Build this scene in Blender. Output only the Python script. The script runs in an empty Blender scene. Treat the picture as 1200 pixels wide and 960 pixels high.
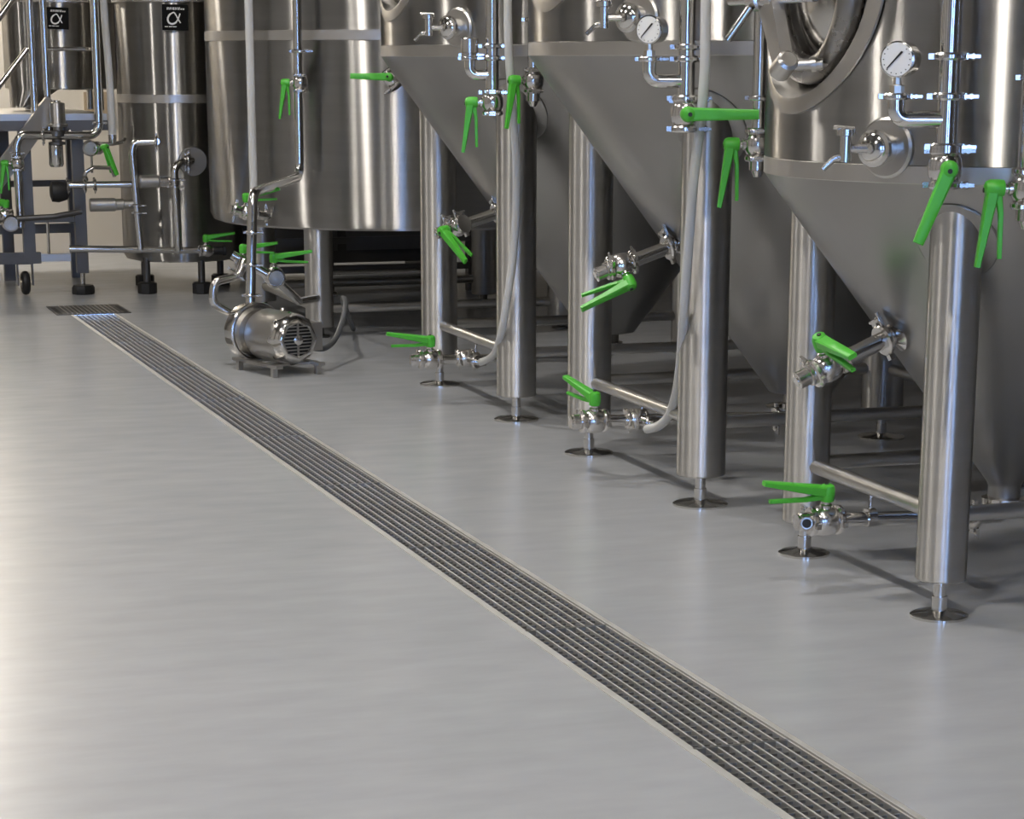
import bpy, math, random
from mathutils import Vector, Matrix

random.seed(7)
S = bpy.context.scene
COL = S.collection

# ------------------------------------------------------------------ camera
cam_d = bpy.data.cameras.new('camera')
cam = bpy.data.objects.new('camera', cam_d); COL.objects.link(cam)
cam.location = (0, 0, 1.4)
cam.rotation_euler = (math.radians(90 - 14.415), 0, math.radians(-18.078))
cam_d.sensor_width = 36.0
cam_d.lens = 81.0
cam_d.shift_y = 0.2367
cam_d.clip_end = 100
S.camera = cam

# ------------------------------------------------------------------ world (daylight beyond the windows)
w = bpy.data.worlds.new('daylight'); S.world = w; w.use_nodes = True
wb = w.node_tree.nodes['Background']
wb.inputs['Color'].default_value = (0.27, 0.48, 1.0, 1)
wb.inputs['Strength'].default_value = 19.0

# ------------------------------------------------------------------ exposure
S.view_settings.view_transform = 'Standard'
S.view_settings.look = 'None'
S.view_settings.gamma = 1.0
S.view_settings.use_curve_mapping = False
S.view_settings.exposure = 0.0
LAMP_STRENGTH = 520.0
LAMP_COLOR = (1.0, 0.945, 0.875)

# ------------------------------------------------------------------ materials
def new_mat(name):
    m = bpy.data.materials.new(name); m.use_nodes = True
    nt = m.node_tree
    return m, nt, nt.nodes['Principled BSDF']

def simple(name, col, rough=0.5, metal=0.0, spec=0.5, **kw):
    m, nt, b = new_mat(name)
    b.inputs['Base Color'].default_value = (*col, 1)
    b.inputs['Roughness'].default_value = rough
    b.inputs['Metallic'].default_value = metal
    b.inputs['Specular IOR Level'].default_value = spec
    for k, v in kw.items():
        b.inputs[k.replace('_', ' ')].default_value = v
    return m

def noise(nt, scale, detail=4, vec=None, stretch=None):
    tc = nt.nodes.new('ShaderNodeTexCoord')
    src = tc.outputs['Object']
    if stretch:
        mp = nt.nodes.new('ShaderNodeMapping'); mp.inputs['Scale'].default_value = stretch
        nt.links.new(src, mp.inputs['Vector']); src = mp.outputs['Vector']
    n = nt.nodes.new('ShaderNodeTexNoise'); n.inputs['Scale'].default_value = scale
    n.inputs['Detail'].default_value = detail
    nt.links.new(src, n.inputs['Vector'])
    return n

def ramp(nt, src, p0, c0, p1, c1):
    r = nt.nodes.new('ShaderNodeValToRGB')
    e = r.color_ramp.elements
    e[0].position = p0; e[0].color = (*c0, 1); e[1].position = p1; e[1].color = (*c1, 1)
    nt.links.new(src, r.inputs['Fac'])
    return r

def maprange(nt, src, a, b, c, d):
    r = nt.nodes.new('ShaderNodeMapRange')
    r.inputs['From Min'].default_value = a; r.inputs['From Max'].default_value = b
    r.inputs['To Min'].default_value = c; r.inputs['To Max'].default_value = d
    nt.links.new(src, r.inputs['Value'])
    return r

def brushed(name, col, rough, aniso, wav=0.0):
    """stainless steel polished around its vertical axis: highlights smear up and down"""
    m = bpy.data.materials.new(name); m.use_nodes = True
    nt = m.node_tree; nt.nodes.clear()
    out = nt.nodes.new('ShaderNodeOutputMaterial'); b = nt.nodes.new('ShaderNodeBsdfAnisotropic')
    b.distribution = 'GGX'
    b.inputs['Anisotropy'].default_value = aniso
    b.inputs['Rotation'].default_value = 0.0
    b.inputs['Roughness'].default_value = rough
    t = nt.nodes.new('ShaderNodeTangent'); t.direction_type = 'RADIAL'; t.axis = 'Z'
    nt.links.new(t.outputs['Tangent'], b.inputs['Tangent'])
    n = noise(nt, 2.0, 5, stretch=(1, 1, 12))
    r = ramp(nt, n.outputs['Fac'], 0.3, tuple(c * 0.94 for c in col), 0.7, tuple(min(1, c * 1.03) for c in col))
    nt.links.new(r.outputs['Color'], b.inputs['Color'])
    if wav:
        n2 = noise(nt, 2.2, 1, stretch=(1, 1, .35))
        bp = nt.nodes.new('ShaderNodeBump'); bp.inputs['Strength'].default_value = wav
        bp.inputs['Distance'].default_value = 0.02
        nt.links.new(n2.outputs['Fac'], bp.inputs['Height'])
        nt.links.new(bp.outputs['Normal'], b.inputs['Normal'])
    nt.links.new(b.outputs[0], out.inputs['Surface'])
    return m

def steel(name, col, rough, var=0.05, scale=14):
    m, nt, b = new_mat(name)
    b.inputs['Metallic'].default_value = 1.0
    b.inputs['Base Color'].default_value = (*col, 1)
    n = noise(nt, scale, 4)
    mr = maprange(nt, n.outputs['Fac'], 0.3, 0.7, max(0.03, rough - var), rough + var)
    nt.links.new(mr.outputs['Result'], b.inputs['Roughness'])
    return m

STEEL = (0.62, 0.604, 0.58)
M = {}
M['shell'] = brushed('brushed_shell_steel', STEEL, 0.37, 0.87, wav=0.04)
M['leg'] = brushed('brushed_leg_steel', STEEL, 0.42, 0.62)
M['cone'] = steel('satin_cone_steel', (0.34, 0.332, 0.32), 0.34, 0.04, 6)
M['satin'] = steel('satin_steel', (0.55, 0.535, 0.51), 0.34)
M['band'] = steel('weld_band_steel', (0.56, 0.545, 0.52), 0.38)
M['polish'] = steel('polished_pipe_steel', (0.66, 0.645, 0.62), 0.14, 0.03)
M['cast'] = steel('cast_steel', (0.66, 0.64, 0.62), 0.2, 0.05)
M['darksteel'] = steel('dull_frame_steel', (0.15, 0.147, 0.144), 0.5)
M['crossbar'] = steel('dark_cross_bar_steel', (0.36, 0.355, 0.345), 0.45)
M['grate'] = steel('grate_steel', (0.78, 0.77, 0.75), 0.5)
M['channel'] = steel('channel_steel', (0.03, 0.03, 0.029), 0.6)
M['green'] = simple('green_plastic', (0.075, 0.46, 0.035), 0.38)
M['black'] = simple('black_rubber', (0.012, 0.012, 0.012), 0.55)
M['dark'] = simple('painted_recess_shade', (0.02, 0.02, 0.02), 0.6)  # flat black that paints the shade inside openings
M['gasket'] = steel('dark_ring_steel', (0.30, 0.29, 0.28), 0.28)
M['dial'] = simple('gauge_dial_white', (0.82, 0.82, 0.80), 0.4)
M['signblack'] = simple('sign_black', (0.004, 0.004, 0.004), 0.7, spec=0.15)
M['signwhite'] = simple('sign_white', (0.85, 0.85, 0.83), 0.5)
M['brass'] = simple('nickel_fitting', (0.62, 0.56, 0.46), 0.28, 1.0)
M['cable'] = simple('grey_cable', (0.09, 0.095, 0.10), 0.5)
M['tan'] = simple('tan_carton', (0.42, 0.33, 0.23), 0.8)
M['hose'] = simple('milky_hose', (0.72, 0.72, 0.70), 0.28, Transmission_Weight=0.25, IOR=1.2)
M['glass'] = simple('sight_glass', (0.25, 0.28, 0.33), 0.06, 0.0, 0.8)

def floor_material():
    m, nt, b = new_mat('grey_epoxy_floor')
    n1 = noise(nt, 1.1, 1)
    mxc = nt.nodes.new('ShaderNodeMix'); mxc.data_type = 'RGBA'
    nt.links.new(n1.outputs['Fac'], mxc.inputs['Factor'])
    mxc.inputs['A'].default_value = (0.375, 0.390, 0.415, 1); mxc.inputs['B'].default_value = (0.435, 0.450, 0.475, 1)
    n2 = noise(nt, 7.0, 5, stretch=(0.6, 1.5, 1))
    mx2 = nt.nodes.new('ShaderNodeMix'); mx2.data_type = 'RGBA'; mx2.blend_type = 'MULTIPLY'; mx2.inputs['Factor'].default_value = 1.0
    gr = ramp(nt, n2.outputs['Fac'], 0.0, (0.80, 0.80, 0.80), 1.0, (1.08, 1.075, 1.06))
    nt.links.new(mxc.outputs['Result'], mx2.inputs['A']); nt.links.new(gr.outputs['Color'], mx2.inputs['B'])
    nt.links.new(mx2.outputs['Result'], b.inputs['Base Color'])
    b.inputs['Roughness'].default_value = 0.27
    b.inputs['Specular IOR Level'].default_value = 0.6
    return m
M['floor'] = floor_material()

def wall_material(name, a, b_, rough=0.75):
    m, nt, b = new_mat(name)
    n = noise(nt, 1.4, 5)
    r = ramp(nt, n.outputs['Fac'], 0.3, a, 0.7, b_)
    nt.links.new(r.outputs['Color'], b.inputs['Base Color'])
    b.inputs['Roughness'].default_value = rough
    return m
M['wall'] = wall_material('cream_wall', (0.70, 0.65, 0.57), (0.76, 0.71, 0.63))
M['wallgrey'] = wall_material('grey_wall', (0.17, 0.165, 0.16), (0.21, 0.205, 0.20))
M['wallmid'] = wall_material('pale_grey_wall', (0.46, 0.445, 0.42), (0.52, 0.505, 0.48))
M['ceil'] = wall_material('dark_ceiling', (0.05, 0.05, 0.05), (0.07, 0.07, 0.068))
M['column'] = wall_material('dark_column', (0.03, 0.03, 0.03), (0.045, 0.043, 0.04))

def emit(name, col, s):
    m = bpy.data.materials.new(name); m.use_nodes = True
    nt = m.node_tree; nt.nodes.clear()
    o = nt.nodes.new('ShaderNodeOutputMaterial'); e = nt.nodes.new('ShaderNodeEmission')
    e.inputs['Color'].default_value = (*col, 1); e.inputs['Strength'].default_value = s
    nt.links.new(e.outputs[0], o.inputs['Surface'])
    return m
M['lamp'] = emit('lamp_lens', LAMP_COLOR, LAMP_STRENGTH)
M['wall_fill'] = emit('wall_fill_lens', (1.0, 0.92, 0.80), 85.0)  # glow of the extra lamp added to brighten the back wall

def pane_material():
    m = bpy.data.materials.new('window_glass'); m.use_nodes = True
    nt = m.node_tree; nt.nodes.clear()
    o = nt.nodes.new('ShaderNodeOutputMaterial'); mx = nt.nodes.new('ShaderNodeMixShader')
    t = nt.nodes.new('ShaderNodeBsdfTransparent'); g = nt.nodes.new('ShaderNodeBsdfGlossy')
    g.inputs['Roughness'].default_value = 0.02; mx.inputs['Fac'].default_value = 0.07
    nt.links.new(t.outputs[0], mx.inputs[1]); nt.links.new(g.outputs[0], mx.inputs[2])
    nt.links.new(mx.outputs[0], o.inputs['Surface'])
    return m
M['pane'] = pane_material()

# ------------------------------------------------------------------ mesh helpers
def V(*a): return Vector(a)

class MB:
    def __init__(s): s.v = []; s.f = []
    def add(s, vs, fs):
        o = len(s.v); s.v += [tuple(p) for p in vs]; s.f += [tuple(i + o for i in f) for f in fs]; return s
    def box(s, c, d, m=None):
        x, y, z = d[0] / 2, d[1] / 2, d[2] / 2
        vs = [Vector((a * x, b * y, e * z)) for a in (-1, 1) for b in (-1, 1) for e in (-1, 1)]
        if m is not None: vs = [m @ p for p in vs]
        vs = [p + Vector(c) for p in vs]
        return s.add(vs, [(0, 1, 3, 2), (4, 6, 7, 5), (0, 4, 5, 1), (2, 3, 7, 6), (0, 2, 6, 4), (1, 5, 7, 3)])
    def box2(s, a, b):
        return s.box([(a[i] + b[i]) / 2 for i in range(3)], [abs(b[i] - a[i]) for i in range(3)])
    def rings(s, rings, closed_ends=True, loop=False):
        n = len(rings[0]); vs = [p for r in rings for p in r]; fs = []
        k = len(rings)
        for i in range(k if loop else k - 1):
            j = (i + 1) % k
            for a in range(n):
                b = (a + 1) % n
                fs.append((i * n + a, i * n + b, j * n + b, j * n + a))
        if closed_ends and not loop:
            fs.append(tuple(range(n - 1, -1, -1))); fs.append(tuple((k - 1) * n + a for a in range(n)))
        return s.add(vs, fs)
    def lathe(s, prof, n=32, org=(0, 0, 0), axis=(0, 0, 1), caps=True):
        """prof: list of (radius, height) along axis"""
        ax = Vector(axis).normalized(); u = ax.orthogonal().normalized(); w_ = ax.cross(u)
        o = Vector(org)
        if abs(ax.z) > .999: u = V(1, 0, 0); w_ = ax.cross(u)
        rs = [[o + ax * h + (u * math.cos(2 * math.pi * i / n) + w_ * math.sin(2 * math.pi * i / n)) * r
               for i in range(n)] for r, h in prof]
        return s.rings(rs, caps)
    def cyl(s, a, b, r, r2=None, n=16):
        a = Vector(a); b = Vector(b); L = (b - a).length
        return s.lathe([(r, 0), (r if r2 is None else r2, L)], n, a, (b - a))
    def tube(s, path, r, n=14, caps=True):
        P = [Vector(p) for p in path]; rs = []; u = None
        for i, p in enumerate(P):
            t = (P[min(i + 1, len(P) - 1)] - P[max(i - 1, 0)]).normalized()
            if u is None: u = t.orthogonal().normalized()
            u = (u - t * u.dot(t)).normalized(); w_ = t.cross(u)
            rr = r(i / (len(P) - 1)) if callable(r) else r
            rs.append([p + (u * math.cos(2 * math.pi * k / n) + w_ * math.sin(2 * math.pi * k / n)) * rr for k in range(n)])
        return s.rings(rs, caps)
    def torus(s, c, axis, R, r, n=48, m=12):
        ax = Vector(axis).normalized(); u = ax.orthogonal().normalized(); w_ = ax.cross(u); c = Vector(c)
        rs = []
        for i in range(n):
            a = 2 * math.pi * i / n; d = u * math.cos(a) + w_ * math.sin(a)
            rs.append([c + d * (R + r * math.cos(2 * math.pi * k / m)) + ax * (r * math.sin(2 * math.pi * k / m)) for k in range(m)])
        return s.rings(rs, False, True)
    def prism(s, pts, thick, mat):
        """2D outline (x,y) extruded +-thick/2 in local z, then transformed"""
        n = len(pts)
        vs = [mat @ V(x, y, -thick / 2) for x, y in pts] + [mat @ V(x, y, thick / 2) for x, y in pts]
        fs = [tuple(range(n - 1, -1, -1)), tuple(range(n, 2 * n))]
        fs += [(i, (i + 1) % n, n + (i + 1) % n, n + i) for i in range(n)]
        return s.add(vs, fs)
    def mesh(s, name, mat, angle=35):
        me = bpy.data.meshes.new(name); me.from_pydata(s.v, [], s.f); me.validate()
        import bmesh
        bm = bmesh.new(); bm.from_mesh(me); bmesh.ops.recalc_face_normals(bm, faces=bm.faces); bm.to_mesh(me); bm.free()
        me.shade_smooth(); me.set_sharp_from_angle(angle=math.radians(angle))
        if mat: me.materials.append(M[mat] if isinstance(mat, str) else mat)
        return me
    def build(s, name, mat, parent=None, angle=35):
        o = bpy.data.objects.new(name, s.mesh(name, mat, angle)); COL.objects.link(o)
        if parent is not None: put(o, parent)
        return o

def put(o, parent):
    """parent while keeping coordinates given in world space"""
    o.parent = parent
    o.matrix_parent_inverse = world_of(parent).inverted()
    return o

def world_of(o):
    m = o.matrix_basis.copy()
    if o.parent: m = world_of(o.parent) @ o.matrix_parent_inverse @ m
    return m

def fillet(pts, r, n=6):
    P = [Vector(p) for p in pts]; out = [P[0]]
    for i in range(1, len(P) - 1):
        a, b, c = P[i - 1], P[i], P[i + 1]
        d1 = (a - b).normalized(); d2 = (c - b).normalized()
        ang = d1.angle(d2)
        if ang > math.pi - 0.02: out.append(b); continue
        k = min(r / math.tan(ang / 2), (a - b).length * .49, (c - b).length * .49)
        p, q = b + d1 * k, b + d2 * k
        rr = k * math.tan(ang / 2)
        cen = b + (d1 + d2).normalized() * (rr / math.sin(ang / 2))
        va, vb = p - cen, q - cen; th = va.angle(vb)
        for j in range(n + 1):
            t = j / n
            out.append(cen + (va * math.sin((1 - t) * th) + vb * math.sin(t * th)) / math.sin(th))
    out.append(P[-1]); return out

def catmull(pts, n=10):
    P = [Vector(p) for p in pts]; P = [P[0] * 2 - P[1]] + P + [P[-1] * 2 - P[-2]]; out = []
    for i in range(1, len(P) - 2):
        for j in range(n):
            t = j / n; a, b, c, d = P[i - 1:i + 3]
            out.append(.5 * ((2 * b) + (c - a) * t + (2 * a - 5 * b + 4 * c - d) * t * t + (3 * b - a - 3 * c + d) * t ** 3))
    out.append(P[-2]); return out

def tag(o, label, cat, group=None):
    o['label'] = label; o['category'] = cat
    if group: o['group'] = group
    return o

def thing(name, loc, label, cat, group=None):
    o = bpy.data.objects.new(name, None); COL.objects.link(o); o.location = loc
    o.empty_display_size = 0.1
    return tag(o, label, cat, group)

def struct(o, label=None):
    o['kind'] = 'structure'
    if label: o['label'] = label
    return o

# ------------------------------------------------------------------ the room
X0, X1, Y0, Y1, ZC = -5.0, 7.0, -6.0, 17.6, 5.2

# drain runs along the aisle, turned very slightly
DN, DF = 1.0, 13.22                 # near and far end (world y)
def drain_x(y, side):               # side -1 left edge, +1 right edge
    c = 1.912 - (y - 3.8) * 0.0098
    return c + side * 0.128
fl = MB()
a, b = (drain_x(DN, -1), DN), (drain_x(DF, -1), DF)
c, d = (drain_x(DN, 1), DN), (drain_x(DF, 1), DF)
def P3(p, z=0): return (p[0], p[1], z)
fl.add([(X0, Y0, 0), (a[0], Y0, 0), P3(a), P3(b), (b[0], Y1, 0), (X0, Y1, 0)], [(0, 1, 2, 3, 4, 5)])
fl.add([(c[0], Y0, 0), (X1, Y0, 0), (X1, Y1, 0), (d[0], Y1, 0), P3(d), P3(c)], [(0, 1, 2, 3, 4, 5)])
fl.add([(a[0], Y0, 0), (c[0], Y0, 0), P3(c), P3(a)], [(0, 1, 2, 3)])
fl.add([P3(b), P3(d), (d[0], Y1, 0), (b[0], Y1, 0)], [(0, 1, 2, 3)])
floor = struct(fl.build('floor', 'floor'))

struct(MB().box2((X0, Y1, 0), (X1, Y1 + .15, ZC)).build('wall_back', 'wall'))
struct(MB().box2((X0 - .15, Y0, 0), (X0, Y1, ZC)).build('wall_left', 'wallmid'))
struct(MB().box2((X1, Y0, 0), (X1 + .15, Y1, ZC)).build('wall_right', 'wallgrey'))
struct(MB().box2((X0 - .15, Y0 - .15, ZC), (X1 + .15, Y1 + .15, ZC + .12)).build('ceiling', 'ceil'))
# wall behind the camera with two tall narrow windows
WINS = [(-3.1, -1.9), (0.9, 1.9)]; WZ0, WZ1 = 0.1, 3.4
wf = MB()
xs = [X0] + [x for w_ in WINS for x in w_] + [X1]
for i in range(0, len(xs), 2): wf.box2((xs[i], Y0 - .15, 0), (xs[i + 1], Y0, ZC))
for xa, xb in WINS:
    wf.box2((xa, Y0 - .15, 0), (xb, Y0, WZ0)); wf.box2((xa, Y0 - .15, WZ1), (xb, Y0, ZC))
struct(wf.build('wall_front', 'wallgrey'))
for i, (xa, xb) in enumerate(WINS):
    win = bpy.data.objects.new('window_%d' % (i + 1), None); COL.objects.link(win); struct(win)
    win.location = ((xa + xb) / 2, Y0 - .08, WZ0)
    for x in (xa + .03, (xa + xb) / 2, xb - .03):
        MB().box((x, Y0 - .08, (WZ0 + WZ1) / 2), (.06, .08, WZ1 - WZ0)).build('mullion', 'column', win)
    for k in (0, 1):
        x0 = xa + .06 if k == 0 else (xa + xb) / 2 + .03; x1 = (xa + xb) / 2 - .03 if k == 0 else xb - .06
        MB().box2((x0, Y0 - .085, WZ0), (x1, Y0 - .075, WZ1)).build('pane', 'pane', win)
# unseen dark columns, added so the steel reflects dark stripes
for i, y in enumerate((-3.0, 1.0, 5.0, 9.0, 13.0, 17.0)):
    struct(MB().box((X0 + .2, y, ZC / 2), (.4, .5, ZC)).build('added_column_%d' % (i + 1), 'column'))

# ceiling lamps (round high-bay lamps in rows)
def lamp(x, y, label, ZC=ZC - .0, top=ZC, soft=False):
    t = thing('ceiling_lamp', (x, y, ZC), label, 'lamp', 'round ceiling lamps in rows')
    MB().lathe([(.06, 0), (.06, -.06), (.13, -.08), (.15, -.16), (.24, -.20), (.24, -.215)], 24, (x, y, ZC - .03)).build('housing', 'black', t)
    MB().cyl((x, y, top), (x, y, ZC - .04), .015, n=8).build('stem', 'darksteel', t)
    if soft:
        MB().lathe([(.36, -.222), (.36, -.232)], 32, (x, y, ZC - .03)).build('lens', 'wall_fill', t)
    else:
        MB().lathe([(.13, -.222), (.13, -.228)], 24, (x, y, ZC - .03)).build('lens', 'lamp', t)
for x, ys in ((-2.2, (1.8, 6.7, 11.6)), (1.2, (0.1, 3.4, 6.7, 9.95))):
    for y in ys:
        lamp(x, y, 'round black ceiling lamp with warm white lens')
lamp(1.0, 16.8, 'added wide round lamp brightening the cream wall behind the short vessel', 3.6, soft=True)  # fill lamp put in to brighten the back wall

# ------------------------------------------------------------------ floor drain
ang = math.atan(0.0098)
RD = Matrix.Rotation(ang, 4, 'Z')
dc = thing('drain_channel', (drain_x(DN, 0), DN, 0), 'long sunken steel drain channel running across the grey floor', 'drain')
def dpt(y, off, z): return V(drain_x(y, 0) + off, y, z)
def strip(mb, o0, o1, z0, z1, ya=DN, yb=DF):
    vs = [dpt(y, o, z) for y in (ya, yb) for o in (o0, o1) for z in (z0, z1)]
    mb.add(vs, [(0, 1, 3, 2), (4, 6, 7, 5), (0, 4, 5, 1), (2, 3, 7, 6), (0, 2, 6, 4), (1, 5, 7, 3)])
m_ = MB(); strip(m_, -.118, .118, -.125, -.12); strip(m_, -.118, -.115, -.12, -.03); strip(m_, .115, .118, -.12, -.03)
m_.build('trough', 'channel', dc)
for s in (-1, 1):
    m_ = MB(); strip(m_, s * .128, s * .112, -.03, .0025)
    m_.build('edge_frame', 'grate', dc)
SEC = 1.083
bounds = []
y = 4.285
while y > DN + .3: y -= SEC
y = max(y, DN)
while y < DF - .1:
    bounds.append((y, min(y + SEC, DF))); y += SEC
bounds = [bd for bd in bounds if bd[1] - bd[0] > .2]
for ya, yb in bounds:
    ya += .002; yb -= .002
    g = thing('drain_grate', (drain_x(ya, 0), ya, -.03), 'rectangular steel bar grate section lying in the floor drain channel', 'grate', 'grate sections of the floor drain')
    for k in range(9):
        o = -.107 + .214 * k / 8
        mb = MB(); strip(mb, o - .0024, o + .0024, -.026, -.0005, ya, yb)
        mb.build('bar', 'grate', g)
    mb = MB(); n = int((yb - ya) / .0333)
    for k in range(1, n):
        yy = ya + (yb - ya) * k / n
        strip(mb, -.107, .107, -.0115, -.0055, yy - .0014, yy + .0014)
    cb = mb.build('cross_bars', 'crossbar', g); cb['kind'] = 'stuff'
    for yy in (ya + .002, yb - .002):
        mb = MB(); strip(mb, -.109, .109, -.026, 0.0, yy - .002, yy + .002); mb.build('end_bar', 'satin', g)
# catch basin at the far end
cbn = thing('catch_basin_cover', (1.815, 13.47, 0), 'dull square steel cover over the catch basin where the drain ends', 'drain cover')
MB().box2((1.615, 13.24, 0.0), (2.035, 13.72, .004)).build('plate', 'darksteel', cbn)
for xx in (1.63, 2.0):
    MB().box2((xx, 13.26, .004), (xx + .022, 13.62, .0055)).build('painted_slot', 'dark', cbn)  # raised black strips, the shade of open slots painted on the plate
for k in range(12):
    xx = 1.68 + k * .026
    MB().box2((xx, 13.26, .004), (xx + .005, 13.70, .007)).build('rib', 'satin', cbn)

# ------------------------------------------------------------------ valves, clamps, pipes
def frame(x, z):
    """matrix whose X axis = x, Z axis = z made square"""
    x = Vector(x).normalized(); z = Vector(z); z = (z - x * z.dot(x)).normalized(); y_ = z.cross(x)
    return Matrix((x, y_, z)).transposed().to_4x4()

def clamp_geo(mb, z, wing=1):
    """clamp ring on local Z axis at height z, with lugs and a wing bolt"""
    mb.lathe([(.027, z - .009), (.036, z - .009), (.0405, z - .004), (.0405, z + .004), (.036, z + .009), (.027, z + .009)], 20)
    mb.box((0, .046 * wing, z), (.022, .016, .014)); mb.box((0, -.045 * wing, z), (.016, .014, .013))
    mb.cyl((-.026, .05 * wing, z), (.026, .05 * wing, z), .0045, n=8)
    mb.lathe([(.009, 0), (.010, .004), (.006, .014)], 10, (.014, .05 * wing, z), (1, 0, 0))
    mb.box((.026, .05 * wing, z), (.006, .034, .008))
_cm = MB(); clamp_geo(_cm, 0); CLAMP = _cm.mesh('clamp', 'cast')
_vb = MB()
_vb.lathe([(.0255, -.045), (.0265, -.036), (.033, -.032), (.040, -.018), (.042, 0), (.040, .018), (.033, .032), (.0265, .036), (.0255, .045)], 20)
_vb.lathe([(.018, .030), (.018, .046), (.012, .048), (.012, .064)], 12, (0, 0, 0), (1, 0, 0))
for sy in (-1, 1):
    for sz in (-1, 1):
        _vb.lathe([(.006, -.026), (.006, .026)], 8, (0, sy * .030, sz * 0.0), (0, 0, 1))
VBODY = _vb.mesh('valve_body', 'cast')
_hb = MB()
_hb.lathe([(.012, .054), (.0195, .057), (.021, .070), (.021, .090), (.017, .100), (.008, .104)], 16, (0, 0, 0), (1, 0, 0))
def lever(mb, a, b, w0, t0, w1, t1):
    a = Vector(a); b = Vector(b); n = 5; rs = []
    d = (b - a).normalized(); ex = V(1, 0, 0); ex = (ex - d * ex.dot(d)).normalized(); ey = V(0, 1, 0)
    for i in range(n + 1):
        t = i / n; p = a.lerp(b, t); w_ = w0 + (w1 - w0) * t; h = t0 + (t1 - t0) * t
        c = .28
        q = [(-1, -1 + c), (-1 + c, -1), (1 - c, -1), (1, -1 + c), (1, 1 - c), (1 - c, 1), (-1 + c, 1), (-1, 1 - c)]
        rs.append([p + ex * (x * h / 2) + ey * (y * w_ / 2) for x, y in q])
    mb.rings(rs)
lever(_hb, (.082, 0, -.004), (.112, 0, .185), .036, .030, .025, .013)
VHAND = _hb.mesh('handle', 'green')
_tb = MB(); lever(_tb, (.070, 0, .012), (.062, 0, .060), .022, .018, .017, .012); lever(_tb, (.062, 0, .058), (.060, 0, .165), .017, .012, .014, .010)
VTRIG = _tb.mesh('trigger', 'green')
_pb = MB(); _pb.cyl((.098, 0, .004), (.106, 0, .004), .006, n=10); VPIN = _pb.mesh('pivot_pin', 'black')

def inst(name, mesh, parent, m):
    o = bpy.data.objects.new(name, mesh); COL.objects.link(o); o.parent = parent; o.matrix_local = m
    return o

VALVE_GROUP = 'butterfly valves with green pull handles'
def valve(pos, axis, stem, lev, label, clamps=(1, 1), s=1.0):
    t = thing('butterfly_valve', pos, label, 'valve', VALVE_GROUP)
    sc = Matrix.Scale(s, 4)
    b_ = frame(stem, axis) @ sc; h_ = frame(stem, lev) @ sc
    inst('valve_body', VBODY, t, b_)
    for k, zz in enumerate((-.040, .040)):
        if clamps[k]: inst('clamp', CLAMP, t, b_ @ Matrix.Translation((0, 0, zz)))
    h = inst('handle', VHAND, t, h_)
    g = inst('trigger', VTRIG, h, Matrix.Identity(4)); inst('pivot_pin', VPIN, h, Matrix.Identity(4))
    return t

def add_clamp(parent, pos, axis, stem=(-.3, -.95, 0), s=1.0):
    o = bpy.data.objects.new('clamp', CLAMP); COL.objects.link(o)
    o.matrix_basis = Matrix.Translation(Vector(pos)) @ frame(stem, axis) @ Matrix.Scale(s, 4)
    return put(o, parent)

def pipe(parent, pts, r, mat='polish', rb=.06, name='pipe', n=16):
    return MB().tube(fillet(pts, rb), r, n).build(name, mat, parent)

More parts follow.
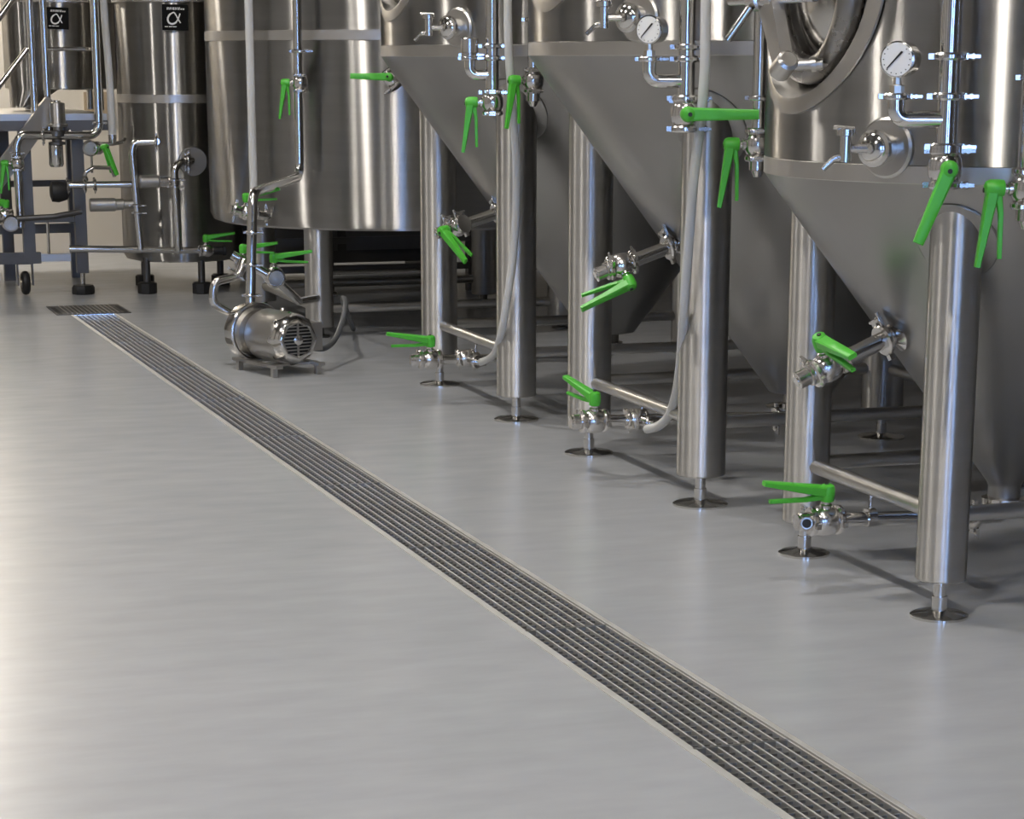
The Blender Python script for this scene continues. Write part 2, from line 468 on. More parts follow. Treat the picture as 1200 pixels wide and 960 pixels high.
# ------------------------------------------------------------------ conical fermenters
def fermenter(key, ax, ay, R, zs, slope, ztop, hx, hy, legr, footr, ztip, man_z, label):
    t = thing('conical_fermenter', (ax, ay, 0), label, 'tank', 'conical fermenters in a row')
    # cylindrical shell with domed top, thin gap line above the weld band
    NC = 360; mr = .31; mcy = ay - .012
    zr = [zs + .045]
    z_ = man_z - mr - .02
    if z_ > zs + .08: zr.append((zs + .045 + z_) / 2)
    while z_ < man_z + mr + .02: zr.append(max(z_, zr[-1] + .002)); z_ += .0135
    zr += [(zr[-1] + ztop) / 2, ztop]
    prof = [(R, z) for z in zr]
    for i in range(1, 9):
        a_ = i / 8 * math.pi / 2
        prof.append((max(.02, R * math.cos(a_)), ztop + R * .32 * math.sin(a_)))
    sh = MB(); vs = [V(ax + r_ * math.cos(2 * math.pi * i / NC), ay + r_ * math.sin(2 * math.pi * i / NC), z) for r_, z in prof for i in range(NC)]
    fs = []
    for j in range(len(prof) - 1):
        for i in range(NC):
            q = (j * NC + i, j * NC + (i + 1) % NC, (j + 1) * NC + (i + 1) % NC, (j + 1) * NC + i)
            if prof[j][1] < ztop - .01:
                c_ = (vs[q[0]] + vs[q[2]]) / 2
                if c_.x < ax and math.hypot(c_.y - mcy, c_.z - man_z) < mr - .002: continue
            fs.append(q)
    fs.append(tuple((len(prof) - 1) * NC + i for i in range(NC)))
    sh.add(vs, fs); sh.build('shell', 'shell', t)
    MB().lathe([(R - .006, zs - .004), (R + .0015, zs + .002), (R + .0015, zs + .043), (R - .004, zs + .047)], 128, (ax, ay, 0), caps=False).build('weld_band', 'band', t)
    def rc(z): return R - (zs - z) * slope
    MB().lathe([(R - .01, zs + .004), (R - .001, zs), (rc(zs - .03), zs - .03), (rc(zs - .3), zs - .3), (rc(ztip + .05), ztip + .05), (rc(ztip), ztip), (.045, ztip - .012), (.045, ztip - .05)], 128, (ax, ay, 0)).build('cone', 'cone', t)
    mb = MB(); mb.lathe([(.045, 0), (.062, -.004), (.062, -.022), (.045, -.026), (.03, -.03), (.03, -.05)], 24, (ax, ay, ztip - .04)); mb.build('outlet_ferrule', 'cast', t)
    # legs
    nrm = math.atan(slope)
    pos = [(-hx, -hy), (-hx, hy), (hx, -hy), (hx, hy)]
    for px, py in pos:
        x, y = ax + px, ay + py
        rr = math.hypot(px, py); ztopc = zs - (R - (rr + legr)) / slope
        zin = zs - (R - (rr - legr * 1.1)) / slope
        zb = .10
        lo = MB().lathe([(legr - .004, zb), (legr, zb + .004), (legr, ztopc + .02)], 40, (x, y, 0)).build('leg', 'leg', t)
        sm = MB()
        sm.lathe([(.020, .015), (.020, zb - .045), (.0165, zb - .045), (.0165, zb + .005)], 16, (x, y, 0))
        sm.build('foot_stem', 'polish', lo)
        MB().lathe([(footr, 0), (footr, .006), (footr * .9, .010), (.034, .0135), (.026, .018), (.0, .018)], 40, (x, y, 0)).build('foot_plate', 'polish', lo)
        # reinforcing pad: disc wrapped on the cone
        zc = zs - (R - rr) / slope
        cl = math.sqrt(1 + slope * slope)
        s0 = rr * cl / slope; phi0 = math.atan2(py, px); k = slope / cl
        pr_ = legr * 1.62; prs = legr * 1.85
        vs = []; nn = 48
        def surf(u, v_, off):
            sx = s0 + v_; su = u
            srad = math.hypot(sx, su); dphi = math.atan2(su, sx) / k
            r_ = srad * k; z_ = zs - (R - r_) / slope
            ph = phi0 + dphi
            return V(ax + (r_ + off / cl) * math.cos(ph), ay + (r_ + off / cl) * math.sin(ph), z_ - off * slope / cl)
        rs = []
        for i in range(nn):
            a_ = 2 * math.pi * i / nn
            u, v_ = math.cos(a_) * pr_, math.sin(a_) * prs
            rs.append([surf(u, v_, .0), surf(u, v_, .003), surf(u * .97, v_ * .97, .0055), surf(u * .45, v_ * .45, .0055)])
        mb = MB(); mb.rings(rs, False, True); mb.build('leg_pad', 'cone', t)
    # braces
    zb_ = .268
    for (p, q) in ((0, 1), (0, 2), (1, 3), (2, 3)):
        A_ = V(ax + pos[p][0], ay + pos[p][1], zb_); B_ = V(ax + pos[q][0], ay + pos[q][1], zb_)
        MB().cyl(A_, B_, .021, n=16).build('brace', 'satin', t)
    # inset round manway facing the aisle
    fx = ax - R
    mc = V(fx, ay - .012, man_z); mr = .31
    def sx(dy): return ax - math.sqrt(max(0, R * R - dy * dy))
    nk = MB(); rs = []
    n = 72
    for i in range(n):
        a_ = 2 * math.pi * i / n; cy_, cz_ = math.cos(a_), math.sin(a_)
        ring = []
        for rad, off in ((mr + .026, .002), (mr + .026, -.004), (mr - .006, -.006), (mr - .014, -.004), (mr - .02, .01)):
            dy, dz = cy_ * rad, cz_ * rad
            ring.append(V(sx(dy) + off, mc.y + dy, mc.z + dz))
        for rad, xx in ((.262, fx + .075), (.25, fx + .08), (.25, fx + .13)):
            ring.append(V(xx, mc.y + cy_ * rad, mc.z + cz_ * rad))
        for rad in (.18, .10, .01):
            ring.append(V(fx + .13, mc.y + cy_ * rad, mc.z + cz_ * rad))
        rs.append(ring)
    vs = [p for r_ in rs for p in r_]; mm = len(rs[0])
    nk.add(vs, [(i * mm + k, ((i + 1) % n) * mm + k, ((i + 1) % n) * mm + k + 1, i * mm + k + 1) for i in range(n) for k in range(mm - 1)])
    neck = nk.build('manway_neck', 'satin', t)
    MB().torus((fx + .05, mc.y, mc.z + .005), (1, 0, 0), .232, .036, 64, 16).build('gasket_ring', 'gasket', neck)
    dp = [(.215, .03), (.20, .012), (.16, -.008), (.10, -.026), (.04, -.034), (.001, -.035)]
    MB().lathe([(r_, h_) for r_, h_ in dp], 64, (fx + .085, mc.y, mc.z + .005), (1, 0, 0), caps=False).build('door_dish', 'polish', neck)
    # yoke with swing arm and clamp screw
    yk = MB(); hz = mc.z - .05
    yk.cyl((fx - .08, mc.y + .22, hz), (fx - .055, mc.y - .24, hz), .013)
    yk.lathe([(.026, -.03), (.03, -.028), (.03, .03), (.026, .034)], 16, (fx - .075, mc.y + .05, hz), (0, 1, 0))
    yk.lathe([(.022, -.03), (.024, -.028), (.024, .03), (.02, .034)], 16, (fx - .072, mc.y - .02, hz), (0, 1, 0))
    yo = yk.build('yoke', 'cast', neck)
    am = MB()
    p0 = V(fx - .075, mc.y - .02, hz - .01); p1 = V(fx - .07, mc.y - .10, hz - .165)
    d_ = (p1 - p0).normalized(); sd = V(0, 1, 0); sd = (sd - d_ * sd.dot(d_)).normalized(); nn_ = d_.cross(sd)
    rs = []
    for i in range(7):
        tt = i / 6; p = p0.lerp(p1, tt); w0 = .040 - .012 * tt; h0 = .016
        rs.append([p + sd * (a_ * w0) + nn_ * (b__ * h0) for a_, b__ in ((-1, -1), (1, -1), (1, 1), (-1, 1))])
    am.rings(rs); am.lathe([(.02, -.036), (.028, -.03), (.028, .03), (.02, .036)], 14, p1, sd)
    am.cyl(p1, p1 + V(.085, -.05, .005), .014, n=12); am.lathe([(.018, 0), (.018, .012)], 14, p1 + V(.06, -.036, .003), V(.085, -.05, .005))
    am.build('swing_arm', 'satin', yo)
    MB().cyl((fx - .10, mc.y + .05, hz - .02), (fx - .15, mc.y + .075, hz - .10), .011, n=12).build('lever_bar', 'polish', yo)
    return t

def th_pos(ax, ay, r, th, z):
    a_ = math.radians(th); return V(ax - r * math.cos(a_), ay - r * math.sin(a_), z)

RT = V(.951, -.310, 0)         # along the tank fronts, to the right
TC = V(-.31, -.951, 0)         # towards the aisle end where the visitor stands

T = {1: dict(ax=3.27, ay=5.595, R=.69, zs=1.104, slope=.761, ztop=2.35, hx=.412, hy=.41, legr=.0655, footr=.075, ztip=.262, man_z=1.60),
     2: dict(ax=3.46, ay=7.342, R=.955, zs=1.412, slope=.743, ztop=2.9, hx=.594, hy=.53, legr=.079, footr=.089, ztip=.275, man_z=1.885),
     3: dict(ax=3.46, ay=9.27, R=.955, zs=1.412, slope=.743, ztop=2.9, hx=.594, hy=.546, legr=.079, footr=.089, ztip=.275, man_z=1.885)}
LAB = {1: 'smaller conical steel fermenter with low seam and round manway close above it',
       2: 'large conical steel fermenter standing between the smaller fermenter and another large one',
       3: 'large conical steel fermenter standing next to the round kettle'}
WHO = {1: 'smaller fermenter', 2: 'large fermenter beside the smaller fermenter', 3: 'large fermenter beside the kettle'}
tank = {}
for k, q in T.items():
    tank[k] = fermenter(k, label=LAB[k], **q)

# sample ports, downpipes, gauges, racking arms, outlet pipes
P1 = {1: ((2.727, 5.021), 1.175, [1.408, 1.316, 1.199]), 2: ((2.706, 6.604), 1.265, [1.437, 1.402, 1.281]), 3: ((2.707, 8.531), 1.265, [1.45, 1.406, 1.281])}
for k, ((x, y), zb, cz) in P1.items():
    q = T[k]
    # --- sample port on the shell
    pz = {1: 1.19, 2: 1.525, 3: 1.52}[k]; pth = 31.5
    o_ = th_pos(q['ax'], q['ay'], q['R'], pth, pz); dirn = V(-math.cos(math.radians(pth)), -math.sin(math.radians(pth)), 0)
    port = MB().lathe([(.0, .012), (.068, .012), (.074, .006), (.076, -.02)], 40, o_, dirn).build('port_flange', 'satin', tank[k])
    MB().lathe([(.036, 0), (.036, .05), (.045, .052), (.045, .066), (.036, .068), (.03, .075), (.014, .08), (.012, .088), (0, .09)], 24, o_, dirn).build('port_stub', 'polish', port)
    sv = thing('sample_tap', o_ + dirn * .06, 'small steel sample tap on the round port of the ' + WHO[k], 'tap')
    left = V(-.95, .31, 0)
    bc = o_ + dirn * .075 + left * .062
    MB().cyl(o_ + dirn * .075, bc, .011, n=10).build('stem', 'cast', sv)
    MB().lathe([(.015, -.032), (.015, .03), (.024, .032), (.024, .046), (.012, .05)], 14, bc).build('body', 'cast', sv)
    MB().tube(fillet([bc + V(0, 0, -.02), bc + left * .028 + V(0, 0, -.024), bc + left * .055 + V(0, 0, -.05)], .02), lambda u: .009 - .002 * u, 10).build('spout', 'cast', sv)
    MB().cyl(bc + V(0, 0, .048) - left * .02, bc + V(0, 0, .05) + left * .032, .006, n=8).build('lever', 'cast', sv)
    # --- downpipe 1
    top = q['ztop'] + .1
    dp = thing('spray_pipe', (x, y, zb), 'upright steel pipe with side elbow on the ' + WHO[k], 'pipe', 'upright pipes on the fermenters')
    MB().tube([(x, y, zb - .03), (x, y, (zb + top) / 2), (x, y, top)], .0255, 20).build('pipe', 'polish', dp)
    for z in cz: add_clamp(dp, (x, y, z), (0, 0, 1), TC)
    # side elbow
    ez = cz[1] if k == 1 else cz[1] + .0
    jz = {1: 1.262, 2: 1.338, 3: 1.345}[k]; el = {1: .122, 2: .112, 3: .085}[k]
    e0 = V(x, y, jz); e1 = e0 - RT * el; e2 = V(e1.x, e1.y, ez + .0)
    pipe(dp, [e0, e1, e2], .021, rb=.06, name='side_elbow')
    add_clamp(dp, e2, (0, 0, 1), TC, .85)
    if k in (1, 2):
        g = thing('pressure_gauge', e2 + V(0, 0, .012), 'round pressure gauge on the side elbow of the ' + WHO[k], 'gauge')
        gc = e2 + V(0, 0, .085); gd = (TC + V(-.55, .18, .0)).normalized()
        MB().lathe([(.012, 0), (.019, .002), (.019, .02), (.011, .022), (.009, .05)], 8, e2 + V(0, 0, .005)).build('fitting', 'brass', g)
        cs = MB().lathe([(.034, -.05), (.040, -.046), (.0415, -.01), (.0425, 0), (.0425, .008), (.039, .010), (.0385, .006)], 32, gc, gd).build('case', 'polish', g)
        dl = MB().lathe([(.0385, .0085), (.0385, .0095)], 32, gc, gd).build('dial', 'dial', g)
        mfr = frame(gd.cross(V(0, 0, 1)), gd); mfr.translation = gc
        nd = MB(); nd.prism([(-.016, -.017), (-.011, -.019), (.024, .020), (.023, .022)], .002, mfr @ Matrix.Translation((0, 0, .011)))
        nd.build('needle', 'black', dl)
        tk = MB()
        for i in range(13):
            a_ = math.radians(-45 + i * 22.5)
            tk.box(mfr @ V(math.cos(a_) * .033, math.sin(a_) * .033, .0100), (.0022, .0022, .0022))
        tk.build('tick_marks', 'black', dl)
    else:
        cp = thing('end_cap', e2, 'short steel cap closing the side elbow on the ' + WHO[k], 'cap')
        MB().lathe([(.03, .008), (.03, .02), (.034, .022), (.034, .07), (.03, .074)], 24, e2).build('cap', 'cast', cp)
        add_clamp(cp, e2 + V(0, 0, .012), (0, 0, 1), TC, .8)

Z = (0, 0, 1)
valve((2.727, 5.021, 1.150), Z, TC + V(-.05, 0, 0), (-.36, .12, -.92), 'green-handled valve closing the upright pipe below the gauge of the smaller fermenter')
valve((2.706, 6.604, 1.243), Z, TC, RT, 'green-handled valve with lever level under the gauge of the large fermenter', s=1.12)
valve((2.707, 8.531, 1.244), Z, -RT, (-.10, 0, -1), 'green-handled valve hanging below the capped elbow of the fermenter beside the kettle')

P2 = {1: ((2.886, 4.904), 1.105, [1.36]), 2: ((2.881, 6.46), 1.155, [1.29]), 3: ((2.833, 8.422), 1.325, [1.545])}
for k, ((x, y), zv, cz) in P2.items():
    dp = thing('side_pipe', (x, y, zv), 'second upright steel pipe on the ' + WHO[k] + ' ending in a valve', 'pipe', 'second upright pipes on the fermenters')
    top = T[k]['ztop'] + .05
    MB().tube([(x, y, zv + .03), (x, y, (zv + top) / 2), (x, y, top)], .0215 if k != 1 else .0255, 18).build('pipe', 'polish', dp)
    for z in cz: add_clamp(dp, (x, y, z), Z, TC, .85)
    MB().lathe([(.026, 0), (.026, -.03), (.02, -.032), (.012, -.05)], 16, (x, y, zv - .045)).build('end_cap', 'cast', dp)
valve((2.886, 4.904, 1.105), Z, -RT, (-.06, 0, -1), 'green-handled valve ending the second upright pipe of the smaller fermenter')
valve((2.881, 6.46, 1.155), Z, -RT, (-.06, 0, -1), 'green-handled valve on the pipe in front of the manway edge of the smaller fermenter')
valve((2.833, 8.422, 1.325), Z, -RT + V(0, -.3, 0), (-.16, 0, -1), 'green-handled valve at the top of the leg of the fermenter beside the kettle', s=.95)
# valve on the far flank of the third fermenter, lever level
valve((2.735, 10.08, 1.318), (.6, .5, -.55), (-.35, -.75, .1), (-.95, .31, .02), 'green-handled valve with level lever at the far edge of the fermenter beside the kettle', s=.9)

# racking arms on the cones
RK = {1: dict(a=(2.905, 5.568, .690), d=(-.925, -.02, -.365), L=.20, stem=(-.42, -.25, .85), lev=(.02, -.95, -.10), lab='green-handled racking valve on the cone of the smaller fermenter'),
      2: dict(a=(2.975, 7.29, .803), d=(-.94, 0, -.31), L=.20, stem=(.10, -.72, -.68), lev=(-.93, .15, -.36), lab='green-handled racking valve on the cone of the large fermenter beside the smaller one'),
      3: dict(a=(2.985, 9.22, .797), d=(-.95, 0, -.28), L=.20, stem=(-.75, -.35, -.15), lev=(-.05, -.80, -.60), lab='green-handled racking valve on the cone of the fermenter beside the kettle')}
for k, q in RK.items():
    a_ = Vector(q['a']); d_ = Vector(q['d']).normalized(); L = q['L']
    rk = thing('racking_pipe', a_, 'short sloping steel racking pipe on the cone of the ' + WHO[k], 'pipe', 'racking pipes on the cones')
    MB().lathe([(.05, .02), (.05, -.005), (.036, -.012), (.027, -.02), (.027, -.05)], 24, a_, -d_).build('nozzle', 'cast', rk)
    MB().cyl(a_ - d_ * .04, a_ + d_ * (L - .02), .0235, n=18).build('pipe', 'polish', rk)
    add_clamp(rk, a_ + d_ * .045, d_, (0, -1, .3), 1.1)
    vp = a_ + d_ * (L + .02)
    valve(vp, d_, q['stem'], q['lev'], q['lab'])
    MB().lathe([(.03, .047), (.03, .06), (.024, .062), (.024, .095), (.014, .097), (.014, .10)], 18, vp, d_).build('end_cap', 'cast', rk)

# bottom outlet pipes with floor valves
OUT = {1: dict(y=5.595, xv=2.722, z=.185, xe=3.27, lev=(-1, .06, .03), lab='green-handled floor valve on the outlet pipe of the smaller fermenter'),
       2: dict(y=7.342, xv=2.69, z=.205, xe=3.46, lev=(-.25, 1, .10), lab='green-handled floor valve on the outlet of the fermenter beside the smaller one'),
       3: dict(y=9.27, xv=2.665, z=.185, xe=3.46, lev=(-1, .1, .03), lab='green-handled floor valve on the outlet pipe of the fermenter beside the kettle')}
for k, q in OUT.items():
    y, z, xv = q['y'], q['z'], q['xv']
    op = thing('outlet_pipe', (xv, y, z), 'low steel outlet pipe running under the cone of the ' + WHO[k], 'pipe', 'outlet pipes under the cones')
    zt = T[k]['ztip'] - .085
    pipe(op, [(xv + .03, y, z), (q['xe'], y, z - .02), (q['xe'], y, max(zt, z + .015))], .0195, rb=.05)
    add_clamp(op, (q['xe'] - .09, y, z - .017), (1, 0, 0), (0, -1, 0), .9)
    hx_ = T[k]['ax'] - T[k]['hx'] + .0
    hg = MB(); hg.cyl((hx_, y, z), (hx_, y, .26), .0055, n=8); hg.lathe([(.0195, -.012), (.026, -.012), (.026, .012), (.0195, .012)], 16, (hx_, y, z), (1, 0, 0))
    hg.build('hanger', 'cast', op)
    valve((xv, y, z), (-1, 0, 0), (0, -.12, 1), q['lev'], q['lab'])
    tl = MB()
    tl.lathe([(.026, .046), (.026, .075), (.022, .078), (.022, .085)], 18, (xv, y, z), (-1, 0, 0)); tl.build('end_ferrule', 'cast', op)
    if k in (2, 3):
        cx_ = xv + .155
        te = thing('hose_coupling', (cx_, y, z), 'steel hose coupling beside the floor valve of the ' + WHO[k], 'coupling')
        MB().lathe([(.03, -.03), (.036, -.02), (.036, .02), (.03, .03)], 18, (cx_, y, z), (1, 0, 0)).build('body', 'cast', te)
        for dx in (-.03, .03): add_clamp(te, (cx_ + dx, y, z), (1, 0, 0), (0, -.7, .7), .85)
        MB().cyl((cx_, y, z), (cx_ + .04, y - .09, z - .01), .018, n=14).build('branch', 'cast', te)
        add_clamp(te, (cx_ + .03, y - .065, z - .008), (.4, -.9, 0), (0, 0, -1), .75)
    else:
        MB().cyl((xv - .055, y, z), (xv - .075, y - .045, z + .005), .016, n=12).build('open_end', 'satin', op)
        MB().cyl((xv - .0748, y - .0446, z + .005), (xv - .0757, y - .0466, z + .005), .0125, n=12).build('painted_bore', 'dark', op)  # black disc on the solid end, painting the shade of a hollow

# milky hoses hanging in front of two legs
hs = thing('clear_hose', (2.88, 9.19, .19), 'milky clear hose hanging down the leg of the fermenter beside the kettle', 'hose')
HP3 = [(2.86, 9.2, 0.173), (2.854, 9.06, 0.204), (2.817, 8.84, 0.263), (2.784, 8.66, 0.366), (2.793, 8.6, 0.531), (2.808, 8.58, 0.696), (2.808, 8.55, 0.86), (2.795, 8.51, 1.023), (2.765, 8.47, 1.245), (2.745, 8.45, 1.431), (2.742, 8.45, 1.615), (2.747, 8.45, 2.1)]
MB().tube(catmull(HP3), .0155, 12).build('hose', 'hose', hs)
hs = thing('clear_hose', (2.88, 7.24, .2), 'milky clear hose hanging down the leg of the fermenter beside the smaller one', 'hose')
HP2 = [(2.849, 7.25, 0.183), (2.86, 7.17, 0.206), (2.86, 7.08, 0.254), (2.843, 6.98, 0.339), (2.815, 6.88, 0.442), (2.775, 6.76, 0.62), (2.752, 6.68, 0.812), (2.74, 6.62, 1.023), (2.74, 6.57, 1.226), (2.742, 6.55, 1.375), (2.741, 6.55, 1.571), (2.746, 6.55, 2.1)]
MB().tube(catmull(HP2), .0155, 12).build('hose', 'hose', hs)

# ------------------------------------------------------------------ kettle
KX, KY, KR, KZ = 3.45, 12.45, 1.07, .555
kt = thing('kettle', (KX, KY, 0), 'large round brushed steel kettle standing on four thick legs', 'tank')
MB().lathe([(KR - .05, KZ), (KR - .015, KZ + .012), (KR, KZ + .045), (KR, 3.0), (.3, 3.25)], 144, (KX, KY, 0), caps=False).build('shell', 'shell', kt)
MB().lathe([(KR - .045, KZ + .002), (KR * .55, KZ - .03), (.08, KZ - .05)], 96, (KX, KY, 0)).build('bottom_dish', 'satin', kt)
MB().lathe([(KR - .004, 1.494), (KR + .003, 1.496), (KR + .003, 1.544), (KR - .004, 1.546)], 144, (KX, KY, 0), caps=False).build('weld_band', 'band', kt)
for (x, y) in ((2.785, 11.756), (2 * KX - 2.785, 11.756), (2.785, 2 * KY - 11.756), (2 * KX - 2.785, 2 * KY - 11.756)):
    lg = MB().lathe([(.070, .055), (.0735, .06), (.0735, KZ + .01)], 36, (x, y, 0)).build('leg', 'leg', kt)
    MB().lathe([(.05, 0), (.05, .01), (.022, .015), (.022, .06)], 24, (x, y, 0)).build('foot', 'darksteel', lg)
for (a_, b_) in (((2.785, 11.756), (4.115, 11.756)), ((2.785, 13.144), (4.115, 13.144)), ((2.785, 11.756), (2.785, 13.144))):
    MB().cyl((*a_, .145), (*b_, .145), .024, n=14).build('brace', 'satin', kt)
pipe(kt, [(2.95, 12.3, .27), (3.55, 12.3, .27), (3.66, 12.3, .30), (3.66, 12.3, .42)], .022, name='drain_pipe')

# downpipe in front of the kettle, bending down to the pump
kp = thing('kettle_downpipe', (2.66, 11.575, .83), 'long steel downpipe in front of the kettle bending down to the pump', 'pipe')
pipe(kp, [(2.668, 11.568, 3.1), (2.655, 11.578, .83), (2.245, 10.77, .80), (2.205, 10.72, .24)], .0235, rb=.07)
for z in (1.441,): add_clamp(kp, (2.667, 11.568, z), Z, TC)
for z in (.62, .47, .33): add_clamp(kp, (2.205 + (z - .24) * .07, 10.72 + (z - .24) * .05, z), Z, TC, .8)
MB().lathe([(.03, -.03), (.035, 0), (.04, .12)], 16, (2.667, 11.60, 1.29), (.3, .9, 0)).build('wall_bracket', 'darksteel', kp)
valve((2.667, 11.568, 1.289), Z, -RT, (-.28, .05, -1), 'green-handled valve on the long downpipe in front of the kettle', s=.95)
tb = thing('sight_tube', (2.476, 11.857, .70), 'milky upright level tube on the side of the kettle', 'tube')
MB().cyl((2.476, 11.857, .70), (2.476, 11.857, 3.0), .021, n=14).build('tube', 'hose', tb)
MB().lathe([(.026, -.02), (.026, .025)], 14, (2.476, 11.857, .70)).build('ferrule', 'cast', tb)

kv = thing('kettle_outlet', (2.45, 11.6, .7), 'short steel outlet pipe at the lower rim of the kettle', 'pipe')
pipe(kv, [(2.21, 11.15, .705), (2.40, 11.2, .66), (2.56, 11.85, .66)], .022)
add_clamp(kv, (2.24, 11.16, .70), (1, .2, -.2), TC, .9); add_clamp(kv, (2.41, 11.25, .66), (.3, .95, 0), TC, .9)
valve((2.30, 11.17, .685), (.96, .2, -.2), (-.1, -.1, 1), (.95, -.31, .12), 'green-handled valve on the outlet at the lower rim of the kettle', clamps=(0, 1), s=.9)

# pump and its pipework
pm = thing('transfer_pump', (2.31, 10.5, 0), 'small steel transfer pump with round slotted fan cover standing on the floor', 'pump')
MO = (2.311, 10.33, .142)
MB().lathe([(.085, .035), (.098, .035), (.103, .05), (.103, .24), (.095, .262), (.06, .28)], 40, MO, (0, 1, 0)).build('motor_body', 'satin', pm)
fc = MB().lathe([(.066, -.006), (.075, -.008), (.085, -.004), (.104, .035), (.107, .06), (.103, .065)], 8, MO, (0, 1, 0), caps=False).build('fan_cover', 'polish', pm, 60)
MB().lathe([(.066, .004), (.001, .004)], 32, MO, (0, 1, 0), caps=False).build('fan_recess', 'dark', fc)
for i in range(9):
    zz = -.052 + i * .013; hw = math.sqrt(max(.0001, .066 ** 2 - zz * zz))
    MB().box((MO[0], MO[1] - .001, MO[2] + zz), (hw * 2, .006, .004)).build('slat', 'satin', fc)
MB().box((MO[0], MO[1] - .003, MO[2]), (.007, .006, .13)).build('slat', 'satin', fc)
MB().lathe([(.02, -.008), (.014, -.012), (0, -.012)], 16, MO, (0, 1, 0)).build('hub_cap', 'cast', fc)
MB().lathe([(.05, 0), (.108, .004), (.112, .03), (.112, .075), (.095, .09), (.05, .095), (.03, .14)], 40, (MO[0] - .02, MO[1] + .285, MO[2] + .005), (0, 1, 0)).build('pump_head', 'polish', pm)
MB().torus((MO[0] - .02, MO[1] + .292, MO[2] + .005), (0, 1, 0), .112, .009, 40, 8).build('head_clamp', 'cast', pm)
jb = MB(); jb.box((MO[0] + .115, MO[1] + .12, MO[2] - .0), (.06, .13, .11)); jb.build('junction_box', 'satin', pm)
MB().lathe([(.011, 0), (.013, .006), (.008, .016)], 10, (MO[0] + .01, MO[1] + .13, MO[2] + .1), Z).build('lifting_bolt', 'cast', pm)
bs = MB(); bs.box((MO[0] - .095, MO[1] + .16, .042), (.03, .36, .012)); bs.box((MO[0] + .095, MO[1] + .16, .042), (.03, .36, .012))
bs.box((MO[0], MO[1] + .08, .040), (.22, .05, .008)); bs.box((MO[0], MO[1] + .26, .040), (.22, .05, .008))
bs.build('base_frame', 'satin', pm)
for sx_ in (-.098, .098):
    for dy in (.02, .30):
        MB().box((MO[0] + sx_, MO[1] + dy, .019), (.02, .022, .038)).build('foot', 'satin', pm)
pm.rotation_euler.z = math.radians(17); pm.scale = (1.16, 1.16, 1.16); pm.location.x -= .035; pm.location.y -= .02
cb_ = thing('motor_cable', (2.47, 10.45, .12), 'thick grey cable arching from the pump behind the kettle leg', 'cable')
MB().tube(catmull([(2.43, 10.42, .11), (2.50, 10.47, .10), (2.58, 10.60, .12), (2.645, 10.72, .18), (2.685, 10.80, .245), (2.715, 10.92, .275), (2.76, 11.15, .25), (2.88, 11.5, .12), (3.0, 11.9, .02)]), .0135, 10).build('cable', 'cable', cb_)
pl = thing('pump_loop', (2.1, 10.75, .3), 'bent steel pipe loop leading into the side of the pump', 'pipe')
pipe(pl, [(2.20, 10.80, .49), (2.17, 10.78, .415), (2.045, 10.75, .395), (2.035, 10.75, .295), (2.20, 10.73, .195), (2.26, 10.70, .17)], .0195, rb=.045)
pipe(pl, [(2.18, 10.98, .50), (2.375, 10.94, .385), (2.62, 11.5, .215), (2.9, 11.9, .2)], .021, rb=.05, name='cross_pipe')
add_clamp(pl, (2.155, 10.79, .43), (.6, .1, .7), TC, .8)
MB().lathe([(.036, -.02), (.045, -.012), (.045, .03), (.038, .036), (.036, .03)], 28, (2.375, 10.92, .385), (-.1, -1, .15)).build('sight_body', 'cast', pl)
MB().lathe([(.034, .036), (.025, .040), (0, .042)], 24, (2.375, 10.92, .385), (-.1, -1, .15)).build('sight_glass', 'glass', pl)
valve((2.235, 10.99, .455), (.95, -.1, -.4), (0, -.05, 1), (.95, -.31, .15), 'green-handled valve beside the vertical pipe above the pump', clamps=(1, 0), s=.9)
valve((2.385, 11.0, .40), (.6, .7, -.3), (0, -.05, 1), (.95, -.31, .10), 'green-handled valve above the round sight glass by the kettle leg', clamps=(1, 0))

# ------------------------------------------------------------------ brewhouse corner
BX, BY, BR = 2.583, 14.57, .372
bt = thing('brew_tank', (BX, BY, 0), 'slim upright brushed steel tank with black square plate beside the kettle', 'tank')
MB().lathe([(BR - .06, .19), (BR - .02, .20), (BR, .235), (BR, 1.74), (BR - .01, 1.745), (.1, 1.86)], 96, (BX, BY, 0)).build('shell', 'shell', bt)
MB().lathe([(BR - .003, 1.735), (BR + .012, 1.737), (BR + .012, 1.762), (BR - .003, 1.764)], 96, (BX, BY, 0), caps=False).build('top_rim', 'band', bt)
MB().lathe([(BR - .003, 1.145), (BR + .003, 1.147), (BR + .003, 1.195), (BR - .003, 1.197)], 96, (BX, BY, 0), caps=False).build('weld_band', 'band', bt)
for (dx, dy) in ((-.27, -.22), (.05, -.33), (.27, .2), (-.2, .3)):
    lg = MB().cyl((BX + dx, BY + dy, .07), (BX + dx, BY + dy, .22), .022, n=12).build('leg', 'darksteel', bt)
    MB().lathe([(.055, 0), (.06, .004), (.06, .062), (.05, .07)], 8, (BX + dx, BY + dy, 0)).build('foot', 'black', lg)
po = V(2.575, 14.19, .80)
fl_ = MB().lathe([(.085, .0), (.09, -.012), (.09, -.03)], 32, (po.x + .02, BY - BR - .004, po.z), (0, -1, 0)).build('port_flange', 'satin', bt)

